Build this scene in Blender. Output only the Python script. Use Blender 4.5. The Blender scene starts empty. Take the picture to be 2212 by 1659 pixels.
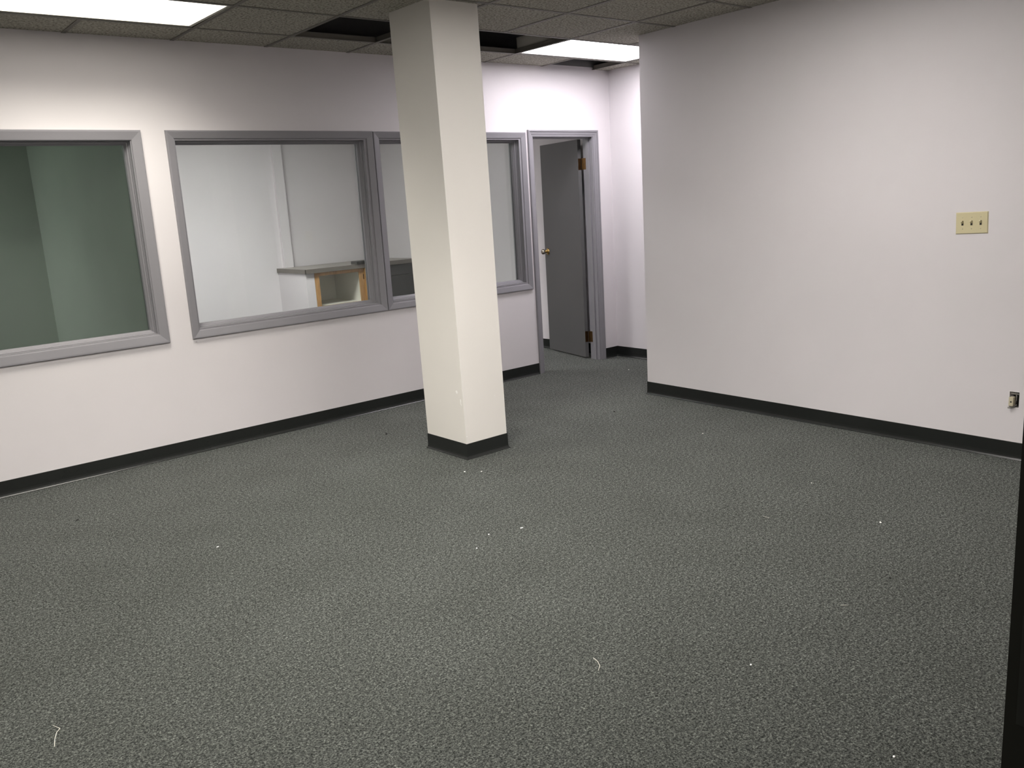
import bpy, bmesh, math, random
from mathutils import Vector, Matrix
C = bpy.context.scene.collection
SC = bpy.context.scene
# ------------------------------------------------------------------ camera
CAM = dict(x=-0.6767, y=-5.5544, z=1.4958, yaw=0.6935, pitch=-0.2087, roll=-0.0601, f=1867.1852)
def make_camera():
    y, t, r = CAM['yaw'], CAM['pitch'], CAM['roll']
    fw = Vector((math.sin(y)*math.cos(t), math.cos(y)*math.cos(t), math.sin(t)))
    rt = Vector((math.cos(y), -math.sin(y), 0)); up = rt.cross(fw)
    rt2 = rt*math.cos(r) + up*math.sin(r); up2 = rt2.cross(fw)
    cd = bpy.data.cameras.new('camera'); o = bpy.data.objects.new('camera', cd); C.objects.link(o)
    o.matrix_world = Matrix(((rt2.x, up2.x, -fw.x, CAM['x']), (rt2.y, up2.y, -fw.y, CAM['y']), (rt2.z, up2.z, -fw.z, CAM['z']), (0, 0, 0, 1)))
    cd.sensor_width = 36.0; cd.lens = CAM['f']/2212*36.0; cd.clip_start = 0.02; cd.clip_end = 60
    SC.camera = o
make_camera()
w = bpy.data.worlds.new('world'); SC.world = w; w.use_nodes = True
w.node_tree.nodes['Background'].inputs[0].default_value = (.6, .6, .62, 1)
w.node_tree.nodes['Background'].inputs[1].default_value = 0.02
SC.view_settings.view_transform = 'Standard'; SC.view_settings.look = 'None'
SC.view_settings.gamma = 1; SC.view_settings.use_curve_mapping = False
SC.view_settings.exposure = 0.2
# strengths of the lit diffusers (fixtures of the place, plus one added fill light)
# (tubes seen through the lens straight down, lens glow in all directions)
L_WINDOW = (2.2, 2.7)    # fixture beside the windows, top left of the photo
L_ALCOVE = (.5, 13.5)   # fixture over the alcove
L_RIGHT = (.7, 18.0)     # fixture toward the right wall
L_NEAR = (6.0, 11.5)     # fixture just inside the doorway
L_LEFT = (0.2, 36.0)     # fixture further left in the room
L_KITCHEN = (2.0, 27.0)
L_OFFICE_FILL = (1.2, 7.0)  # added fill for the unlit room behind the leftmost window
WARM = (1.0, .955, .86); COOL = (1.0, .95, 1.0); MID = (1.0, .955, .915)

# ------------------------------------------------------------------ materials
def new_mat(name):
    m = bpy.data.materials.new(name); m.use_nodes = True
    n = m.node_tree.nodes; l = m.node_tree.links
    return m, n, l, n['Principled BSDF']
def noise(n, l, scale, detail=3, rough=.5, coord='Object'):
    tc = n.new('ShaderNodeTexCoord'); t = n.new('ShaderNodeTexNoise')
    t.inputs['Scale'].default_value = scale; t.inputs['Detail'].default_value = detail; t.inputs['Roughness'].default_value = rough
    l.new(tc.outputs[coord], t.inputs['Vector']); return t
def ramp(n, l, src, stops):
    r = n.new('ShaderNodeValToRGB'); l.new(src, r.inputs[0])
    e = r.color_ramp.elements
    e[0].position, e[0].color = stops[0][0], (*stops[0][1], 1)
    e[1].position, e[1].color = stops[-1][0], (*stops[-1][1], 1)
    for p, c in stops[1:-1]:
        x = e.new(p); x.color = (*c, 1)
    return r
def bump(n, l, src, b, strength, dist):
    u = n.new('ShaderNodeBump'); u.inputs['Strength'].default_value = strength; u.inputs['Distance'].default_value = dist
    l.new(src, u.inputs['Height']); l.new(u.outputs[0], b.inputs['Normal'])
def paint(name, col, rough=.5, var=.04, bscale=180, bstr=.12, spec=.5):
    m, n, l, b = new_mat(name)
    t = noise(n, l, 2.2, 4)
    lo = tuple(c*(1-var) for c in col); hi = tuple(min(1, c*(1+var)) for c in col)
    r = ramp(n, l, t.outputs['Fac'], [(.35, lo), (.65, hi)])
    l.new(r.outputs[0], b.inputs['Base Color'])
    b.inputs['Roughness'].default_value = rough
    b.inputs['Specular IOR Level'].default_value = spec
    t2 = noise(n, l, bscale, 2); bump(n, l, t2.outputs['Fac'], b, bstr, .001)
    return m
M = {}
M['wall'] = paint('wall_paint', (.69, .66, .672), .62, .012, 260, .25, .35)
M['wall_cream'] = paint('column_paint', (.755, .73, .685), .5, .012, 260, .2, .4)
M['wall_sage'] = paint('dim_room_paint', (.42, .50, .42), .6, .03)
M['trim_grey'] = paint('grey_trim_paint', (.232, .226, .243), .36, .03, 90, .08)
M['door_grey'] = paint('grey_door_paint', (.108, .108, .107), .42, .04, 120, .1)
M['rubber'] = paint('dark_rubber_base', (.013, .0145, .0135), .27, .1, 60, .05)
M['black'] = paint('black_paint', (.016, .016, .013), .5, .1, 80, .1, .3)
M['deck'] = paint('plenum_dark', (.035, .035, .032), .9, .2)
M['board'] = paint('raw_board', (.13, .13, .125), .8, .15)
M['tbar'] = paint('grid_bar_paint', (.17, .16, .135), .5, .08)
M['fixture'] = paint('fixture_enamel', (.62, .60, .54), .4, .03)
M['ivory'] = paint('ivory_plastic', (.60, .54, .34), .32, .02, 60, .02)
M['cream_plastic'] = paint('cream_plastic', (.55, .50, .36), .35, .03)
M['dark_plastic'] = paint('dark_plastic', (.02, .02, .018), .4, .1)
M['cable'] = paint('grey_cable', (.20, .19, .17), .5, .1)
M['counter'] = paint('counter_laminate', (.27, .25, .22), .35, .15, 60, .02)
M['counter_edge'] = paint('counter_edge_laminate', (.15, .135, .115), .4, .15, 60, .02)
M['melamine'] = paint('white_melamine', (.72, .70, .62), .5, .02)
M['appliance'] = paint('appliance_black', (.028, .030, .029), .3, .1, 40, .02)
M['plaster'] = paint('bare_plaster', (.93, .92, .89), .8, .02)
M['crumb'] = paint('white_crumb', (.85, .84, .80), .7, .02)
M['speck'] = paint('dark_speck', (.012, .012, .010), .8, .1)
M['fibre'] = paint('pale_fibre', (.55, .54, .47), .6, .05)
def metal(name, col, rough):
    m, n, l, b = new_mat(name)
    t = noise(n, l, 30, 3); r = ramp(n, l, t.outputs['Fac'], [(.3, tuple(c*.75 for c in col)), (.7, col)])
    l.new(r.outputs[0], b.inputs['Base Color']); b.inputs['Metallic'].default_value = 1; b.inputs['Roughness'].default_value = rough
    return m
M['brass'] = metal('polished_brass', (.75, .52, .20), .18)
M['old_brass'] = metal('dull_brass', (.15, .085, .035), .38)
M['nickel'] = metal('knob_nickel', (.62, .57, .50), .2)
def mk_wood():
    m, n, l, b = new_mat('oak_wood')
    tc = n.new('ShaderNodeTexCoord'); mp = n.new('ShaderNodeMapping'); mp.inputs['Scale'].default_value = (30, 30, 3)
    l.new(tc.outputs['Object'], mp.inputs['Vector'])
    t = n.new('ShaderNodeTexNoise'); t.inputs['Scale'].default_value = 3; t.inputs['Detail'].default_value = 5; l.new(mp.outputs[0], t.inputs['Vector'])
    r = ramp(n, l, t.outputs['Fac'], [(.3, (.36, .19, .065)), (.55, (.50, .28, .105)), (.75, (.58, .34, .14))])
    l.new(r.outputs[0], b.inputs['Base Color']); b.inputs['Roughness'].default_value = .45
    return m
M['oak'] = mk_wood()
SHEEN = .95; CARPET = .047
def mk_carpet():
    # cut-pile carpet of mixed black, grey and pale yarns
    m, n, l, b = new_mat('grey_fleck_carpet')
    def mul(a, bb):
        x = n.new('ShaderNodeMixRGB'); x.blend_type = 'MULTIPLY'; x.inputs[0].default_value = 1
        l.new(a, x.inputs[1]); l.new(bb, x.inputs[2]); return x.outputs[0]
    t = noise(n, l, 150, 2.2, .75)
    a = ramp(n, l, t.outputs['Fac'], [(.30, (.03, .034, .03)), (.42, (.30, .31, .285)), (.52, (.62, .635, .59)), (.62, (1.05, 1.07, .98)), (.74, (1.9, 1.9, 1.74))])
    t2 = noise(n, l, 62, 2, .6)
    a2 = ramp(n, l, t2.outputs['Fac'], [(.3, (.55, .56, .55)), (.5, (.95, .95, .95)), (.7, (1.45, 1.45, 1.42))])
    t3 = noise(n, l, 3.2, 4)
    a3 = ramp(n, l, t3.outputs['Fac'], [(.3, (.92, .92, .91)), (.7, (1.06, 1.06, 1.07))])
    t4 = noise(n, l, 340, 1, .5)
    a4 = ramp(n, l, t4.outputs['Fac'], [(.3, (.6, .6, .6)), (.66, (1.2, 1.2, 1.2)), (.74, (2.4, 2.4, 2.3))])
    tone = mul(mul(mul(a.outputs[0], a2.outputs[0]), a3.outputs[0]), a4.outputs[0])
    k = n.new('ShaderNodeRGB'); k.outputs[0].default_value = (CARPET*.95, CARPET, CARPET*.95, 1)
    l.new(mul(tone, k.outputs[0]), b.inputs['Base Color'])
    k2 = n.new('ShaderNodeRGB'); k2.outputs[0].default_value = (SHEEN, SHEEN, SHEEN, 1)
    l.new(mul(tone, k2.outputs[0]), b.inputs['Sheen Weight'])
    b.inputs['Sheen Roughness'].default_value = .42; b.inputs['Sheen Tint'].default_value = (.79, .84, .79, 1)
    b.inputs['Roughness'].default_value = .95; b.inputs['Specular IOR Level'].default_value = .1
    bump(n, l, t.outputs['Fac'], b, .15, .003)
    return m
M['carpet'] = mk_carpet()
def mk_tile():
    m, n, l, b = new_mat('fissured_ceiling_tile')
    t = noise(n, l, 75, 4, .72)
    r = ramp(n, l, t.outputs['Fac'], [(.33, (.07, .065, .05)), (.42, (.24, .228, .19)), (.5, (.39, .375, .32)), (.64, (.54, .52, .46))])
    l.new(r.outputs[0], b.inputs['Base Color']); b.inputs['Roughness'].default_value = .9; b.inputs['Specular IOR Level'].default_value = .1
    bump(n, l, t.outputs['Fac'], b, .5, .004)
    return m
M['tile'] = mk_tile()
def mk_glass():
    m = bpy.data.materials.new('window_glass'); m.use_nodes = True
    n = m.node_tree.nodes; l = m.node_tree.links; n.remove(n['Principled BSDF'])
    out = n['Material Output']; tr = n.new('ShaderNodeBsdfTransparent'); tr.inputs[0].default_value = (.93, .955, .94, 1)
    gl = n.new('ShaderNodeBsdfGlossy'); gl.inputs['Roughness'].default_value = .01
    fr = n.new('ShaderNodeFresnel'); fr.inputs[0].default_value = 1.45
    mx = n.new('ShaderNodeMixShader'); l.new(fr.outputs[0], mx.inputs[0]); l.new(tr.outputs[0], mx.inputs[1]); l.new(gl.outputs[0], mx.inputs[2]); l.new(mx.outputs[0], out.inputs[0])
    return m
M['glass'] = mk_glass()
def emis(name, col, s):
    m, n, l, b = new_mat(name)
    t = noise(n, l, 300, 1); r = ramp(n, l, t.outputs['Fac'], [(.3, tuple(c*.97 for c in col)), (.7, col)])
    b.inputs['Base Color'].default_value = (.9, .9, .88, 1)
    l.new(r.outputs[0], b.inputs['Emission Color']); b.inputs['Emission Strength'].default_value = s
    return m

# ------------------------------------------------------------------ mesh helpers
class MB:
    def __init__(s): s.v = []; s.f = []
    def add(s, vs, fs):
        o = len(s.v); s.v += [tuple(v) for v in vs]; s.f += [tuple(i+o for i in f) for f in fs]; return s
    def box(s, a, b):
        x0, y0, z0 = (min(a[i], b[i]) for i in range(3)); x1, y1, z1 = (max(a[i], b[i]) for i in range(3))
        return s.add([(x0,y0,z0),(x1,y0,z0),(x1,y1,z0),(x0,y1,z0),(x0,y0,z1),(x1,y0,z1),(x1,y1,z1),(x0,y1,z1)],
              [(0,3,2,1),(4,5,6,7),(0,1,5,4),(1,2,6,5),(2,3,7,6),(3,0,4,7)])
    def prism(s, pts, z0, z1):
        n = len(pts); vs = [(p[0], p[1], z0) for p in pts] + [(p[0], p[1], z1) for p in pts]
        return s.add(vs, [tuple(range(n))[::-1], tuple(range(n, 2*n))] + [(i, (i+1) % n, n+(i+1) % n, n+i) for i in range(n)])
    def build(s, name, mat, parent=None, bevel=0, smooth=False, seg=2):
        me = bpy.data.meshes.new(name); me.from_pydata(s.v, [], s.f)
        bm = bmesh.new(); bm.from_mesh(me); bmesh.ops.remove_doubles(bm, verts=bm.verts, dist=1e-5)
        bmesh.ops.recalc_face_normals(bm, faces=bm.faces)
        if bevel:
            bmesh.ops.bevel(bm, geom=[e for e in bm.edges if len(e.link_faces) == 2 and e.calc_face_angle(0) > .6], offset=bevel, segments=seg, affect='EDGES', profile=.5)
        bm.to_mesh(me); bm.free()
        me.materials.append(mat)
        if smooth:
            for p in me.polygons: p.use_smooth = True
        o = bpy.data.objects.new(name, me); C.objects.link(o)
        if parent: o.parent = parent
        return o
def tag(o, label=None, cat=None, group=None, kind=None):
    if label: o['label'] = label
    if cat: o['category'] = cat
    if group: o['group'] = group
    if kind: o['kind'] = kind
    return o
def empty(name, loc=(0, 0, 0), rz=0):
    o = bpy.data.objects.new(name, None); C.objects.link(o); o.location = loc; o.rotation_euler = (0, 0, rz); o.empty_display_size = .05
    return o
def slab(mb, O, ex, ey, en, us, vs, holes, th):
    """panel with rectangular holes; O + u ex + v ey on the front, thickness along en"""
    O, ex, ey, en = map(Vector, (O, ex, ey, en))
    U = sorted(set(us) | {h[0] for h in holes} | {h[1] for h in holes}); V = sorted(set(vs) | {h[2] for h in holes} | {h[3] for h in holes})
    U = [u for u in U if us[0]-1e-6 <= u <= us[-1]+1e-6]; V = [v for v in V if vs[0]-1e-6 <= v <= vs[-1]+1e-6]
    def solid(i, j):
        if not (0 <= i < len(U)-1 and 0 <= j < len(V)-1): return False
        cu, cv = (U[i]+U[i+1])/2, (V[j]+V[j+1])/2
        return not any(h[0] < cu < h[1] and h[2] < cv < h[3] for h in holes)
    P = lambda u, v, t: O + ex*u + ey*v + en*t
    for i in range(len(U)-1):
        for j in range(len(V)-1):
            if not solid(i, j): continue
            a, b, c, d = U[i], U[i+1], V[j], V[j+1]
            mb.add([P(a,c,0),P(b,c,0),P(b,d,0),P(a,d,0)], [(0,1,2,3)]); mb.add([P(a,c,th),P(b,c,th),P(b,d,th),P(a,d,th)], [(3,2,1,0)])
            if not solid(i-1, j): mb.add([P(a,c,0),P(a,d,0),P(a,d,th),P(a,c,th)], [(0,1,2,3)])
            if not solid(i+1, j): mb.add([P(b,c,0),P(b,c,th),P(b,d,th),P(b,d,0)], [(0,1,2,3)])
            if not solid(i, j-1): mb.add([P(a,c,0),P(a,c,th),P(b,c,th),P(b,c,0)], [(0,1,2,3)])
            if not solid(i, j+1): mb.add([P(a,d,0),P(b,d,0),P(b,d,th),P(a,d,th)], [(0,1,2,3)])
    return mb
def sweep(path, prof, closed=False):
    """profile (out, z) along a plan path; 'out' is to the right of the direction of travel, mitred"""
    mb = MB(); n = len(path); P = [Vector(p) for p in path]; rings = []
    for i in range(n):
        dp = (P[i]-P[i-1]).normalized() if (i > 0 or closed) else None
        dn = (P[(i+1) % n]-P[i]).normalized() if (i < n-1 or closed) else None
        nr = lambda d: Vector((d.y, -d.x))
        if dp is None: m = nr(dn)
        elif dn is None: m = nr(dp)
        else:
            a, b = nr(dp), nr(dn); m = (a+b).normalized(); m = m/max(.2, m.dot(a))
        rings.append([(P[i].x+m.x*o, P[i].y+m.y*o, z) for o, z in prof])
    k = len(prof)
    vs = [v for r in rings for v in r]; fs = []
    for i in range(n if closed else n-1):
        j = (i+1) % n
        for q in range(k):
            q2 = (q+1) % k; fs.append((i*k+q, i*k+q2, j*k+q2, j*k+q))
    if not closed: fs += [tuple(range(k)), tuple(range((n-1)*k, n*k))[::-1]]
    return mb.add(vs, fs)
def frame_sweep(x0, x1, z0, z1, prof, ybase=0, open_bottom=False, sgn=1):
    """mitred picture-frame moulding in the XZ plane; prof = (inset from the outer edge, height out of the wall toward -Y)"""
    mb = MB(); cs = [(x0, z0, 1, 1), (x0, z1, 1, -1), (x1, z1, -1, -1), (x1, z0, -1, 1)]
    k = len(prof); vs = []
    for i, (x, z, sx, sz) in enumerate(cs):
        for ins, h in prof:
            zz = z if (open_bottom and i in (0, 3)) else z+sz*ins
            vs.append((x+sx*ins, ybase-h*sgn, zz))
    fs = []
    for i in range(3 if open_bottom else 4):
        j = (i+1) % 4
        for q in range(k):
            q2 = (q+1) % k; fs.append((i*k+q, i*k+q2, j*k+q2, j*k+q))
    if open_bottom: fs += [tuple(range(k)), tuple(range(3*k, 4*k))[::-1]]
    return mb.add(vs, fs)
def tube(mb, pts, r, n=8):
    P = [Vector(p) for p in pts]; rings = []
    for i, p in enumerate(P):
        d = (P[min(i+1, len(P)-1)]-P[max(i-1, 0)]).normalized()
        a = d.cross(Vector((0, 0, 1))); a = a.normalized() if a.length > 1e-3 else Vector((1, 0, 0)); b = d.cross(a)
        rr = r[i] if isinstance(r, (list, tuple)) else r
        rings.append([p+(a*math.cos(t)+b*math.sin(t))*rr for t in (2*math.pi*q/n for q in range(n))])
    vs = [v for g in rings for v in g]; fs = []
    for i in range(len(P)-1):
        for q in range(n): fs.append((i*n+q, i*n+(q+1) % n, (i+1)*n+(q+1) % n, (i+1)*n+q))
    fs += [tuple(range(n))[::-1], tuple(range((len(P)-1)*n, len(P)*n))]
    return mb.add(vs, fs)
S = lambda o: tag(o, kind='structure')

# ------------------------------------------------------------------ the room's dimensions (metres)
ZC = 2.569; G = .6096; GX, GY, SK = 1.414, -.3898, .0229
XB = 5.264; XR, YR, AX = 4.2116, -1.2842, .0293
WT = .115; YF = -5.242                      # partition thickness; room side of the doorway wall
IW = lambda y: 5.262-.066*y                 # face of the far side wall of the rooms behind the windows
# ------------------------------------------------------------------ large structure
S(MB().box((-7.8, -7.2, -.08), (6.6, 4.2, 0)).build('floor', M['carpet']))
W2 = (1.3505, 2.6975, .8105, 1.9815); W1 = (-.318, 1.0823, .8105, 1.9815); W3 = (2.8266, 4.167, .8105, 1.9815)
D = (4.324, 5.024, 0, 2.004)
J = .019                                    # jamb board thickness
holes = [(a-J, b+J, c-J, d+J) for a, b, c, d in (W1, W2, W3)] + [(D[0]-J, D[1]+J, -.01, D[3]+J)]
wb = slab(MB(), (0, 0, 0), (1, 0, 0), (0, 0, 1), (0, 1, 0), [-7.6, XB+.3], [0, 3.2], holes, WT)
S(wb.build('wall_back', M['wall']))
# right wall, slightly out of square, with the cut-out of the bare wiring box
ra = Vector((-AX, -1, 0)).normalized(); rn = Vector((-1, AX, 0)).normalized()
RO = Vector((XR, YR, 0)); RZ = math.atan2(ra.y, ra.x)
wr = slab(MB(), RO, ra, (0, 0, 1), -rn, [0, 4.3], [0, 3.2], [(2.556, 2.604, .281, .366)], .12)
S(wr.build('wall_right', M['wall']))
S(MB().box((XB, -4.5, 0), (XB+.115, .0, 3.2)).build('wall_alcove', M['wall']))
S(MB().box((4.20, -4.55, 0), (XB+.1, -4.5, 3.2)).build('wall_passage', M['wall']))
S(MB().box((-7.7, YF-.1, 0), (-7.6, 4, 3.2)).build('wall_left', M['wall']))
S(slab(MB(), (0, YF, 0), (1, 0, 0), (0, 0, 1), (0, -1, 0), [-7.6, 4.6], [0, 3.2], [(-.72, .27, -.01, 2.09)], .13).build('wall_front', M['wall']))
S(MB().box((-7.7, -7.1, 0), (6.5, -7, 3.2)).build('wall_hall', M['wall']))
# rooms behind the windows
S(MB().box((-7.6, 3.0, 0), (1.163, 3.1, 3.2)).build('wall_office', M['wall_sage']))
S(MB().box((1.163, WT, 0), (1.200, 3.2, 3.2)).build('wall_partition', M['wall_sage']))
S(MB().box((1.200, WT, 0), (1.278, 3.7, 3.2)).build('wall_kitchen_left', M['wall']))
S(MB().box((1.278, 3.62, 0), (3.75, 3.76, 3.2)).box((3.75, 3.66, 0), (5.3, 3.76, 3.2)).build('wall_kitchen_back', M['wall']))
S(MB().prism([(IW(WT), WT), (IW(WT)+.25, WT), (IW(WT)+.25, 3.72), (IW(3.72), 3.72)], 0, 3.2).build('wall_kitchen_right', M['wall']))
S(MB().box((3.70, 3.575, 0), (3.808, 3.70, 3.2)).build('trim_1', M['wall']))
# ------------------------------------------------------------------ suspended ceiling
def gx(n, y): return GX+n*G+SK*y
cl = MB()
ks = [0, GY] + [GY-k*G for k in range(1, 9)]          # rows of tiles from the window wall
rows = list(zip(ks[:-1], ks[1:])); rows[-1] = (rows[-1][0], YF)
skip = set()
LIGHTS = [(0, -2), (0, 4), (4, 1), (4, -2), (4, -5)]             # (row k, first column n), each two tiles long
for k, n0 in LIGHTS: skip |= {(k, n0), (k, n0+1)}
skip |= {(0, 1), (0, 2), (0, 3), (-1, 5)}
for r, (ya, yb) in enumerate(rows):
    k = r-1
    for n in range(-16, 8):
        if (k, n) in skip: continue
        q = [(gx(n, ya), ya), (gx(n+1, ya), ya), (gx(n+1, yb), yb), (gx(n, yb), yb)]
        if max(p[0] for p in q) < -7.7 or min(p[0] for p in q) > 5.4: continue
        q = [(min(p[0], 5.3), p[1]) for p in q]
        cl.prism(q[::-1], ZC+.003, ZC+.019)
ceil = S(cl.build('ceiling', M['tile']))
tb = MB(); hw = .012
for k in range(0, 9):
    y = GY-k*G
    if y < YF+.03: continue
    tb.box((-7.6, y-hw, ZC), (XB, y+hw, ZC+.0025)); tb.box((-7.6, y-.0015, ZC), (XB, y+.0015, ZC+.035))
nobar = {(k, n0+1) for k, n0 in LIGHTS} | {(0, 3)}
for n in range(-14, 7):
    for r, (ya, yb) in enumerate(rows):
        if (r-1, n) in nobar: continue
        for a, h0, h1 in ((hw, 0, .0025), (.0015, 0, .035)):
            q = [(gx(n, ya)-a, ya), (gx(n, yb)-a, yb), (gx(n, yb)+a, yb), (gx(n, ya)+a, ya)]
            tb.prism(q, ZC+h0-.0004, ZC+h1)
tb.build('ceiling_grid', M['tbar'], ceil)
MB().box((-7.7, -7.1, 3.2), (6.6, 4, 3.3)).build('structural_deck', M['deck'], ceil)
MB().box((-7.7, -7.1, ZC), (6.4, YF-.13, ZC+.03)).build('hall_panel', M['deck'], ceil)
MB().box((-7.7, WT, ZC), (5.4, 3.7, ZC+.02)).build('back_room_panel', M['tile'], ceil)
MB().box((1.0, -.012, ZC+.02), (XB, 0, 3.2)).build('plenum_board', M['board'], ceil)
# light fixtures: two by four lay-in troffers
SPREAD = 125
def tube_light(t, s, col, z):
    # the fluorescent tubes behind the prismatic lens, which throws most of its light downward
    ld = bpy.data.lights.new('tube_light', 'AREA'); ld.shape = 'RECTANGLE'; ld.size = 1.15; ld.size_y = .54
    ld.energy = s*10; ld.color = col; ld.spread = math.radians(SPREAD)
    o = bpy.data.objects.new('tube_light', ld); C.objects.link(o); o.parent = t; o.location = (0, 0, z)
def troffer(k, n0, s, col, label):
    y1 = GY-k*G; yc = y1-G/2; x0 = gx(n0, yc); 
    t = empty('ceiling_light', (x0+G, yc, ZC), -SK*0)
    tag(t, label, 'light')
    a, b = G-.013, G/2-.013
    h = MB()
    slab(h, (-a, -b, .004), (1, 0, 0), (0, 1, 0), (0, 0, 1), [0, 2*a], [0, 2*b], [(.022, 2*a-.022, .022, 2*b-.022)], .006)
    h.build('door_frame', M['fixture'], t)
    hh = MB()
    for (p, q) in (((-a, -b, .010), (a, -b+.004, .11)), ((-a, b-.004, .010), (a, b, .11)), ((-a, -b, .010), (-a+.004, b, .11)), ((a-.004, -b, .010), (a, b, .11)), ((-a, -b, .11), (a, b, .114))): hh.box(p, q)
    hh.build('housing', M['fixture'], t)
    MB().box((-a+.018, -b+.018, .0105), (a-.018, b-.018, .0135)).build('diffuser', emis('lit_diffuser', col, s[1]), t)
    tube_light(t, s[0], col, .0095)
    return t
troffer(0, -2, L_WINDOW, WARM, 'lit rectangular ceiling light above the leftmost window, at the top left of the photo')
troffer(0, 4, L_ALCOVE, COOL, 'bright rectangular ceiling light in front of the open door, beside the missing tiles')
troffer(4, 1, L_RIGHT, MID, 'lit rectangular ceiling light nearest the right wall with the switches')
troffer(4, -2, L_NEAR, MID, 'lit rectangular ceiling light just inside the doorway, over the near carpet')
troffer(4, -5, L_LEFT, WARM, 'lit rectangular ceiling light furthest left in the room')
for nm, x, y, s_, lb in (('kitchen', 2.6, 1.9, L_KITCHEN, 'lit rectangular ceiling light of the kitchen room behind the middle window'),
                         ('office_fill', -.75, 2.62, L_OFFICE_FILL, 'added unseen fill light in the dark room behind the leftmost window')):  # unseen panel added to brighten the partition of the unlit room
    bl = empty('ceiling_light', (x, y, ZC-.012)); tag(bl, lb, 'light')
    MB().box((-.59, -.29, 0), (.59, .29, .0115)).build('housing', M['fixture'], bl)
    MB().box((-.57, -.27, -.004), (.57, .27, 0)).build('diffuser', emis('lit_diffuser_'+nm, (1, .98, .97), s_[1]), bl)
    tube_light(bl, s_[0], (1, .98, .97), -.006)
# ------------------------------------------------------------------ cove base
BASE = [(0, 0), (.0125, 0), (.0125, .0022), (.0115, .0035), (.0095, .0055), (.0065, .010), (.0045, .018), (.0036, .03), (.0032, .0945), (.0025, .0955), (0, .0955)]
S(sweep([(-7.6, 0), (4.262-.001, 0)], BASE).build('baseboard_back', M['rubber'], smooth=False))
S(sweep([(5.0905, 0), (XB, 0), (XB, -4.5)], BASE).build('baseboard_alcove', M['rubber']))
e1 = RO+ra*3.96; 
S(sweep([(RO-rn*.12).xy, RO.xy, e1.xy], BASE).build('baseboard_right', M['rubber']))
S(sweep([(1.278, 3.62), (3.63, 3.62)], BASE).build('baseboard_kitchen', M['rubber']))
S(sweep([(IW(2.9), 2.9), (IW(WT), WT)][::1], BASE).build('baseboard_side', M['rubber']))
# ------------------------------------------------------------------ column
col = tag(empty('column', (2.43, -1.35, 0)), 'square cream painted column standing on the carpet in the middle of the room', 'column')
b0 = (2.2659+.009, -1.5596+.009, 2.5948-.009, -1.1385-.009); t0 = (2.2185+.004, -1.5724+.004, 2.5546-.004, -1.1711-.004)
ox, oy = 2.43, -1.35
def cq(q, z): return [(q[0]-ox, q[1]-oy, z), (q[2]-ox, q[1]-oy, z), (q[2]-ox, q[3]-oy, z), (q[0]-ox, q[3]-oy, z)]
H = 3.1; f_ = H/ZC; tt = tuple(b0[i]+(t0[i]-b0[i])*f_ for i in range(4))
MB().add(cq(b0, 0)+cq(tt, H), [(0,3,2,1),(4,5,6,7),(0,1,5,4),(1,2,6,5),(2,3,7,6),(3,0,4,7)]).build('shaft', M['wall_cream'], col, bevel=.0008)
cp = [(b0[0]-ox, b0[1]-oy), (b0[0]-ox, b0[3]-oy), (b0[2]-ox, b0[3]-oy), (b0[2]-ox, b0[1]-oy)]
sweep(cp[::-1], BASE, closed=True).build('baseboard', M['rubber'], col)
random.seed(4)
def chip(y, z, pts, xo=0, face='x'):
    # thin flake where paint has come off, following the shaft's lean
    k = z/ZC
    if face == 'x':
        X = b0[0]+(t0[0]-b0[0])*k-ox
        vs = [(X-.0008, y-oy+a*.001, z+b*.001) for a, b in pts]; vs2 = [(v[0]+.004, v[1], v[2]) for v in vs]
    else:
        Y = b0[1]+(t0[1]-b0[1])*k-oy
        vs = [(y-ox+a*.001, Y-.0008, z+b*.001) for a, b in pts]; vs2 = [(v[0], v[1]+.004, v[2]) for v in vs]
    n = len(vs)
    return MB().add(vs+vs2, [tuple(range(n)), tuple(range(n, 2*n))[::-1]]+[(i, (i+1) % n, n+(i+1) % n, n+i) for i in range(n)])
for args in ((-1.497, .408, [(0, 10), (-7, 6), (-9, -3), (-4, -10), (4, -8), (3, -1), (9, -2), (7, 7)]),
             (-1.528, .351, [(0, 19), (-5, 14), (-6, 2), (-3, -5), (-5, -14), (-7, -21), (0, -16), (2, -3), (3, 12)])):
    tag(chip(*args).build('paint_chip', M['plaster'], col), 'bare white chip in the paint')
tag(chip(2.278, .141, [(0, 4), (-3, 0), (0, -4), (3, -1)], face='y').build('paint_chip', M['plaster'], col), 'bare white chip in the paint')
tag(chip(2.51, .345, [(0, 3), (-6, 4), (-7, 3), (1, 1), (5, -6), (6, -5)], face='y').build('paint_chip', M['plaster'], col), 'bare white chip in the paint')
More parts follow.
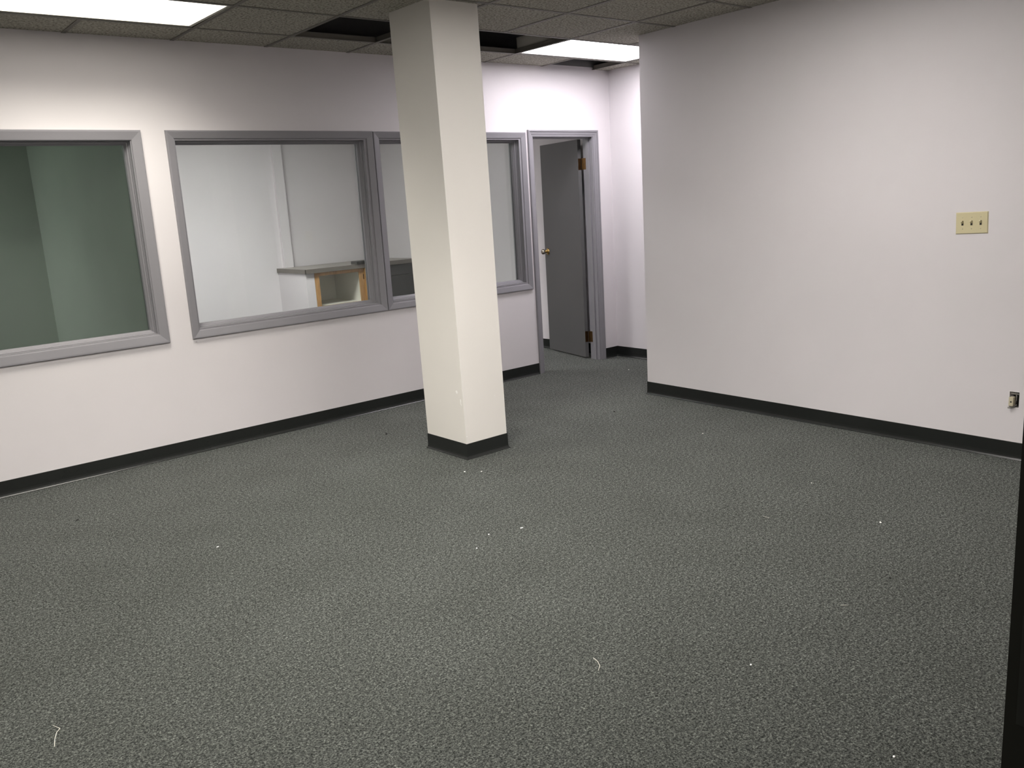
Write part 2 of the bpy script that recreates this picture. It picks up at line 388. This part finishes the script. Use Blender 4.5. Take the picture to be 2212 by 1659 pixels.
# ------------------------------------------------------------------ windows
CAS = [(0, 0), (0, .013), (.003, .0165), (.010, .0165), (.050, .0085), (.054, .0065), (.056, 0)]
def window(idx, R, outer):
    x0, x1, z0, z1 = R
    e = tag(empty('window_%d' % idx, ((x0+x1)/2, 0, z0)), kind='structure'); ex, ez = (x0+x1)/2, z0
    wdt = (x0-outer[0])-.005
    pr = [(a*(wdt/.056), h) for a, h in CAS]
    frame_sweep(outer[0]-ex, outer[1]-ex, outer[2]-ez, outer[3]-ez, pr).build('casing', M['trim_grey'], e)
    # jamb lining
    a, b, c, d = x0-ex, x1-ex, 0, z1-ez
    frame_sweep(a-J, b+J, c-J, d+J, [(0, -WT-.001), (0, .001), (J, .001), (J, -WT-.001)]).build('jamb_lining', M['trim_grey'], e)
    frame_sweep(a, b, c, d, [(0, -.030), (.004, -.030), (.006, -.040), (.012, -.043), (.018, -.056), (.022, -.062), (.022, -.086), (0, -.086)]).build('glazing_stop', M['trim_grey'], e)
    frame_sweep(a, b, c, d, [(0, -.0955), (.020, -.0955), (.020, -.108), (.018, -.113), (0, -.113)]).build('glazing_stop', M['trim_grey'], e)
    frame_sweep(outer[0]-ex, outer[1]-ex, outer[2]-ez, outer[3]-ez, [(p, h) for p, h in pr], ybase=WT, sgn=-1).build('casing', M['trim_grey'], e)
    MB().box((a+.001, .0875, c+.001), (b-.001, .0935, d-.001)).build('pane', M['glass'], e)
window(1, W1, (-.3835, 1.1476, .7464, 2.0417))
window(2, W2, (1.2941, 2.7722-.004, .7464, 2.0417))
window(3, W3, (2.7722, 4.235, .7464, 2.0400))
# ------------------------------------------------------------------ door at the far end
dr = tag(empty('door_1', (4.674, 0, 0)), kind='structure'); dx = 4.674
DC = [(0, 0), (0, .017), (.006, .020), (.014, .020), (.018, .014), (.026, .0135), (.036, .0115), (.041, .0085), (.052, .0075), (.0565, .005), (.0575, 0)]
frame_sweep(4.2617-dx, 5.0901-dx, 0, 2.0599, DC, open_bottom=True).build('casing', M['trim_grey'], dr)
frame_sweep(4.2617-dx, 5.0901-dx, 0, 2.0599, DC, ybase=WT, sgn=-1, open_bottom=True).build('casing', M['trim_grey'], dr)
frame_sweep(D[0]-J-dx, D[1]+J-dx, 0, D[3]+J, [(0, -WT-.001), (0, .001), (J, .001), (J, -WT-.001)], open_bottom=True).build('jamb', M['trim_grey'], dr)
frame_sweep(D[0]-dx, D[1]-dx, 0, D[3], [(0, -.038), (.011, -.038), (.011, -.074), (0, -.074)], open_bottom=True).build('door_stop', M['trim_grey'], dr)
leaf = bpy.data.objects.new('door_leaf', None)
lm = MB().box((-.694, -.036, 0), (-.012, -.001, 1.982))
leaf = lm.build('door_leaf', M['door_grey'], dr, bevel=.0015)
leaf.location = (5.020-dx, .128, .014); leaf.rotation_euler = (0, 0, math.radians(-103))
def lathe(prof, n=24):
    mb = MB(); k = len(prof); vs = [(r*math.cos(2*math.pi*i/n), r*math.sin(2*math.pi*i/n), z) for i in range(n) for r, z in prof]
    fs = [(i*k+q, ((i+1) % n)*k+q, ((i+1) % n)*k+q+1, i*k+q+1) for i in range(n) for q in range(k-1)]
    return mb.add(vs, fs)
for side in (-1, 1):
    rot = (math.radians(90), 0, 0) if side == -1 else (math.radians(-90), 0, 0)
    yb = -.036 if side == -1 else -.001
    o = lathe([(.0001, 0), (.032, 0), (.032, .003), (.027, .007), (.012, .009), (.0001, .009)]).build('rose', M['brass'], leaf, smooth=True); o.location = (-.636, yb, .974); o.rotation_euler = rot
    o = lathe([(.0001, .006), (.0105, .006), (.0105, .026), (.017, .034), (.0255, .046), (.0265, .058), (.022, .066), (.012, .068), (.0001, .066)]).build('knob', M['nickel'] if side == -1 else M['brass'], leaf, smooth=True); o.location = (-.636, yb, .974); o.rotation_euler = rot
for z in (.16, 1.73):
    h = MB(); h.box((-.0130, -.034, z), (-.0112, -.003, z+.1))
    tube(h, [(-.002, .002, z), (-.002, .002, z+.1)], .006, 10)
    o = h.build('hinge', M['old_brass'], leaf); o.location = (0, 0, -.014)
    MB().box((D[1]-.0016-dx, .076, z), (D[1]+.001-dx, .124, z+.1)).build('hinge', M['old_brass'], dr)
# ------------------------------------------------------------------ doorway the photo was taken from
d2 = tag(empty('door_2', (.24, YF, 0)), kind='structure')
MB().box((0, -.135, 0), (.03, 0, 2.09)).box((-.96, -.135, 2.06), (0, 0, 2.09)).box((-.99, -.135, 0), (-.96, 0, 2.09)).build('jamb', M['black'], d2)
sp = slab(MB(), (-.0012, -.012, .922), (0, -1, 0), (0, 0, 1), (1, 0, 0), [0, .032], [0, .124], [(.011, .024, .035, .09)], .002)
sp.build('strike_plate', M['dark_plastic'], d2)
# ------------------------------------------------------------------ switch plate and wiring box on the right wall
def wall_right_empty(name, s, z): 
    p = RO+ra*s; return empty(name, (p.x, p.y, z), RZ)
# local axes: x along the wall toward the viewer, -y out of the wall, z up
sw = wall_right_empty('light_switch', 2.3205, 1.24); sw.rotation_euler = (0, math.radians(-1.3), RZ)
tag(sw, 'ivory three-gang light switch plate mounted high on the right wall', 'light switch')
w2, h2 = .0825, .0565
pl = MB(); pl.add([(-w2, 0, -h2), (w2, 0, -h2), (w2, 0, h2), (-w2, 0, h2), (-w2+.004, -.006, -h2+.004), (w2-.004, -.006, -h2+.004), (w2-.004, -.006, h2-.004), (-w2+.004, -.006, h2-.004)],
    [(0,1,2,3),(4,7,6,5),(0,4,5,1),(1,5,6,2),(2,6,7,3),(3,7,4,0)])
pl.build('plate', M['ivory'], sw)
for i, x in enumerate((-.046, 0, .046)):
    MB().box((x-.0052, -.0064, -.012), (x+.0052, -.005, .012)).build('slot', M['dark_plastic'], sw)
    tg = MB().add([(-.0042, 0, -.006), (.0042, 0, -.006), (.0042, 0, .006), (-.0042, 0, .006), (-.0034, -.016, -.0035), (.0034, -.016, -.0035), (.0034, -.016, .0035), (-.0034, -.016, .0035)],
        [(0,1,2,3),(4,7,6,5),(0,4,5,1),(1,5,6,2),(2,6,7,3),(3,7,4,0)]).build('toggle', M['ivory'], sw, bevel=.0006)
    tg.location = (x, -.006, .003); tg.rotation_euler = (math.radians(-28), 0, 0)
    for zz in (.030, -.030):
        o = lathe([(.0001, .0016), (.0018, .0016), (.0028, .0008), (.003, 0), (.0001, 0)], 12).build('screw', M['cream_plastic'], sw, smooth=True); o.location = (x, -.006, zz); o.rotation_euler = (math.radians(90), 0, 0)
ob = wall_right_empty('wiring_box', 2.580, .281)
tag(ob, 'uncovered dark wiring box in a cut-out low on the right wall', 'electrical box')
q = MB()
for a, b in (((-.026, .05, -.002), (.026, .052, .087)), ((-.026, .004, -.002), (-.0243, .052, .087)), ((.0243, .004, -.002), (.026, .052, .087)), ((-.026, .004, -.002), (.026, .052, -.0003)), ((-.026, .004, .0855), (.026, .052, .087))): q.box(a, b)
q.build('box_shell', M['dark_plastic'], ob)
MB().box((-.020, .003, .070), (.020, .005, .078)).build('bracket', M['cable'], ob)
# ragged plaster lip round the cut-out
rg = MB()
for p, s_ in (((-.025, .0), (.001, .086)), ((.0238, 0), (.0012, .086)), ((-.024, .0845), (.048, .0012)), ((.004, -.001), (.02, .0018))):
    rg.box((p[0], -.0012, p[1]), (p[0]+s_[0], .001, p[1]+s_[1]))
rg.build('plaster_lip', M['plaster'], ob)
jk = wall_right_empty('data_jack', 2.572, .292)
tag(jk, 'cream data jack hanging loose on its grey cable from the wiring box', 'data jack')
MB().box((-.012, -.020, 0), (.010, .012, .046)).build('jack_body', M['cream_plastic'], jk, bevel=.0012)
MB().box((-.004, -.0206, .018), (.003, -.019, .026)).build('port', M['dark_plastic'], jk)
c_ = MB(); tube(c_, [(.013, .004, .01), (.019, -.001, .03), (.018, .002, .05), (.010, .012, .066), (-.006, .022, .069), (-.014, .03, .06)], .0022)
tube(c_, [(.020, .004, .006), (.008, -.004, -.004), (-.004, -.010, -.010), (-.016, -.016, -.012)], [.003, .0045, .005, .0035])
c_.build('cable', M['cable'], jk, smooth=True)
# ------------------------------------------------------------------ kitchen counter seen through the windows
YCF = 2.96
S(MB().box((3.632, YCF, 0), (3.730, 3.62, .860)).build('wall_end_panel', M['wall']))
ct = tag(empty('countertop', (3.62, 2.925, .862)), 'grey-brown laminate countertop running along the kitchen back wall', 'countertop')
MB().prism([(0, .012), (IW(2.93)-3.625, .012), (IW(3.61)-3.625, .69), (0, .69)], 0, .043).build('top', M['counter'], ct)
MB().box((-.004, 0, -.002), (IW(2.93)-3.628, .012, .0435)).box((-.004, 0, -.002), (0, .69, .0435)).build('edge_band', M['counter_edge'], ct)
cb = tag(empty('base_cabinet', (3.732, YCF, 0)), 'oak-framed base cabinet with an open doorless compartment under the counter', 'cabinet')
# face frame
x1 = 4.452-3.732
ff = slab(MB(), (0, 0, .10), (1, 0, 0), (0, 0, 1), (0, 1, 0), [0, x1], [0, .758], [(.054, .553, .396, .722), (.054, .553, .045, .356), ], .019)
ff.build('face_frame', M['oak'], cb)
MB().box((.612, -.0195, .17), (x1-.004, -.0008, .852)).build('door', M['oak'], cb, bevel=.002)
cd = MB()
for a, b in (((.0, .019, .1), (.012, .60, .858)), ((.565, .019, .1), (.577, .60, .858)), ((x1-.012, .019, .1), (x1, .60, .858)), ((0, .60, .1), (x1, .612, .858)), ((0, .019, .1), (x1, .60, .115)), ((0, .019, .478), (.577, .60, .494)), ((0, .019, .846), (x1, .60, .858))): cd.box(a, b)
cd.build('carcass', M['melamine'], cb)
MB().box((0, .06, 0), (x1, .075, .1)).build('toe_kick', M['speck'], cb)
tag(MB().box((.596, -.006, .735), (.606, 0, .79)).build('hinge', M['old_brass'], cb), 'dark bare hinge')
dw = tag(empty('dishwasher', (4.456, YCF, 0)), 'dark charcoal appliance front under the right end of the kitchen counter', 'dishwasher')
MB().box((0, -.012, .10), (.555, .008, .735)).build('door_panel', M['appliance'], dw, bevel=.003)
MB().box((0, -.012, .739), (.555, .008, .856)).build('control_panel', M['appliance'], dw, bevel=.003)
MB().box((.002, .008, .10), (.55, .55, .856)).build('body', M['dark_plastic'], dw)
MB().box((.002, .05, 0), (.55, .07, .1)).build('toe_kick', M['speck'], dw)
tag(MB().box((4.239, 2.905, .9052), (4.449, 3.045, 0.938)).build('small_box', M['dark_plastic'], bevel=.003), 'small flat black box lying on the kitchen countertop', 'box')
# ------------------------------------------------------------------ bits lying on the carpet
def bit(name, x, y, sx, sy, sz, rz, mat, label, cat, group):
    bm = bmesh.new(); bmesh.ops.create_icosphere(bm, subdivisions=2, radius=1)
    rnd = random.Random(int(x*1000+y*77))
    for v in bm.verts: v.co *= 1+rnd.uniform(-.18, .18); v.co.x *= sx; v.co.y *= sy; v.co.z *= sz
    me = bpy.data.meshes.new(name); bm.to_mesh(me); bm.free(); me.materials.append(mat)
    o = bpy.data.objects.new(name, me); C.objects.link(o); o.location = (x, y, sz*.8); o.rotation_euler = (0, 0, rz)
    return tag(o, label, cat, group)
WC = 'white crumbs on the carpet'
bit('paper_crumb', 2.864, -3.797, .0075, .0042, .0022, .75, M['crumb'], 'largest white oval crumb alone on the carpet before the right wall', 'crumb', WC)
bit('paper_crumb', 1.761, -2.63, .0085, .0028, .002, -.35, M['crumb'], 'slim white sliver on the open carpet in front of the column', 'crumb', WC)
bit('paper_crumb', 2.11, -1.734, .0055, .0045, .003, 0, M['crumb'], 'white crumb just before the column corner, left of two', 'crumb', WC)
bit('paper_crumb', 2.177, -1.803, .0045, .004, .003, 0, M['crumb'], 'white crumb just before the column corner, right of two', 'crumb', WC)
bit('paper_crumb', 0.664, -1.729, .0065, .003, .002, .2, M['crumb'], 'small pale crumb on the carpet before the middle window', 'crumb', WC)
bit('paper_crumb', 3.559, -2.294, .004, .004, .003, .2, M['crumb'], 'tiny white crumb near the foot of the right wall', 'crumb', WC)
bit('paper_crumb', 4.812, -0.546, .006, .005, .004, .2, M['crumb'], 'white crumb on the carpet in front of the open door', 'crumb', WC)
bit('paper_crumb', 1.607, -2.575, .0035, .003, .0025, .3, M['crumb'], 'tiny white crumb just left of the slim white sliver, on the open carpet', 'crumb', WC)
bit('paper_crumb', 1.469, -2.661, .0035, .003, .0025, .3, M['crumb'], 'tiny white crumb nearest the viewer of those before the column', 'crumb', WC)
bit('paper_crumb', 3.145, -3.291, .0035, .003, .0025, .3, M['crumb'], 'tiny white crumb on the carpet in front of the middle of the right wall', 'crumb', WC)
bit('paper_crumb', 1.342, -4.609, .0035, .003, .0025, .3, M['crumb'], 'tiny white crumb at the bottom right of the photo, beside the dark doorway', 'crumb', WC)
bit('paper_crumb', 1.472, -4.078, .0035, .003, .0025, .3, M['crumb'], 'tiny white crumb on the near right carpet, left of the black speck', 'crumb', WC)
DS = 'dark specks on the carpet'
bit('dark_speck', 2.357, -4.092, .006, .004, .003, .3, M['speck'], 'black speck on the near right carpet beyond the doorway jamb', 'speck', DS)
bit('dark_speck', .295, -.778, .008, .004, .003, .2, M['speck'], 'dark speck on the carpet below the leftmost window', 'speck', DS)
bit('dark_speck', 2.279, -.639, .009, .006, .004, .5, M['speck'], 'dark speck on the carpet left of the column, toward the windows', 'speck', DS)
bit('dark_speck', 3.641, -1.466, .009, .007, .004, .5, M['speck'], 'dark speck on the carpet between column and right wall', 'speck', DS)
def fibre(pts, r, label):
    o = MB(); cx, cy = pts[0]
    tube(o, [(x-cx, y-cy, .002) for x, y in pts], r, 6)
    b = o.build('loose_fibre', M['fibre'], smooth=True); b.location = (cx, cy, 0)
    tag(b, label, 'fibre', 'loose fibres on the carpet')
fibre([(-.274, -2.765), (-.262, -2.80), (-.275, -2.815), (-.288, -2.85), (-.298, -2.89)], .0008, 'bent pale fibre on the carpet at the bottom left of the photo')
fibre([(1.155, -3.685), (1.150, -3.71), (1.135, -3.735), (1.11, -3.752)], .0008, 'curved pale fibre on the carpet at the bottom middle of the photo')
fibre([(2.596, -3.372), (2.599, -3.385), (2.594, -3.405)], .0006, 'short pale fibre on the carpet right of the middle of the photo')
fibre([(2.027, -4.074), (2.04, -4.083), (2.05, -4.093)], .0006, 'short pale fibre on the carpet toward the dark doorway at the right')
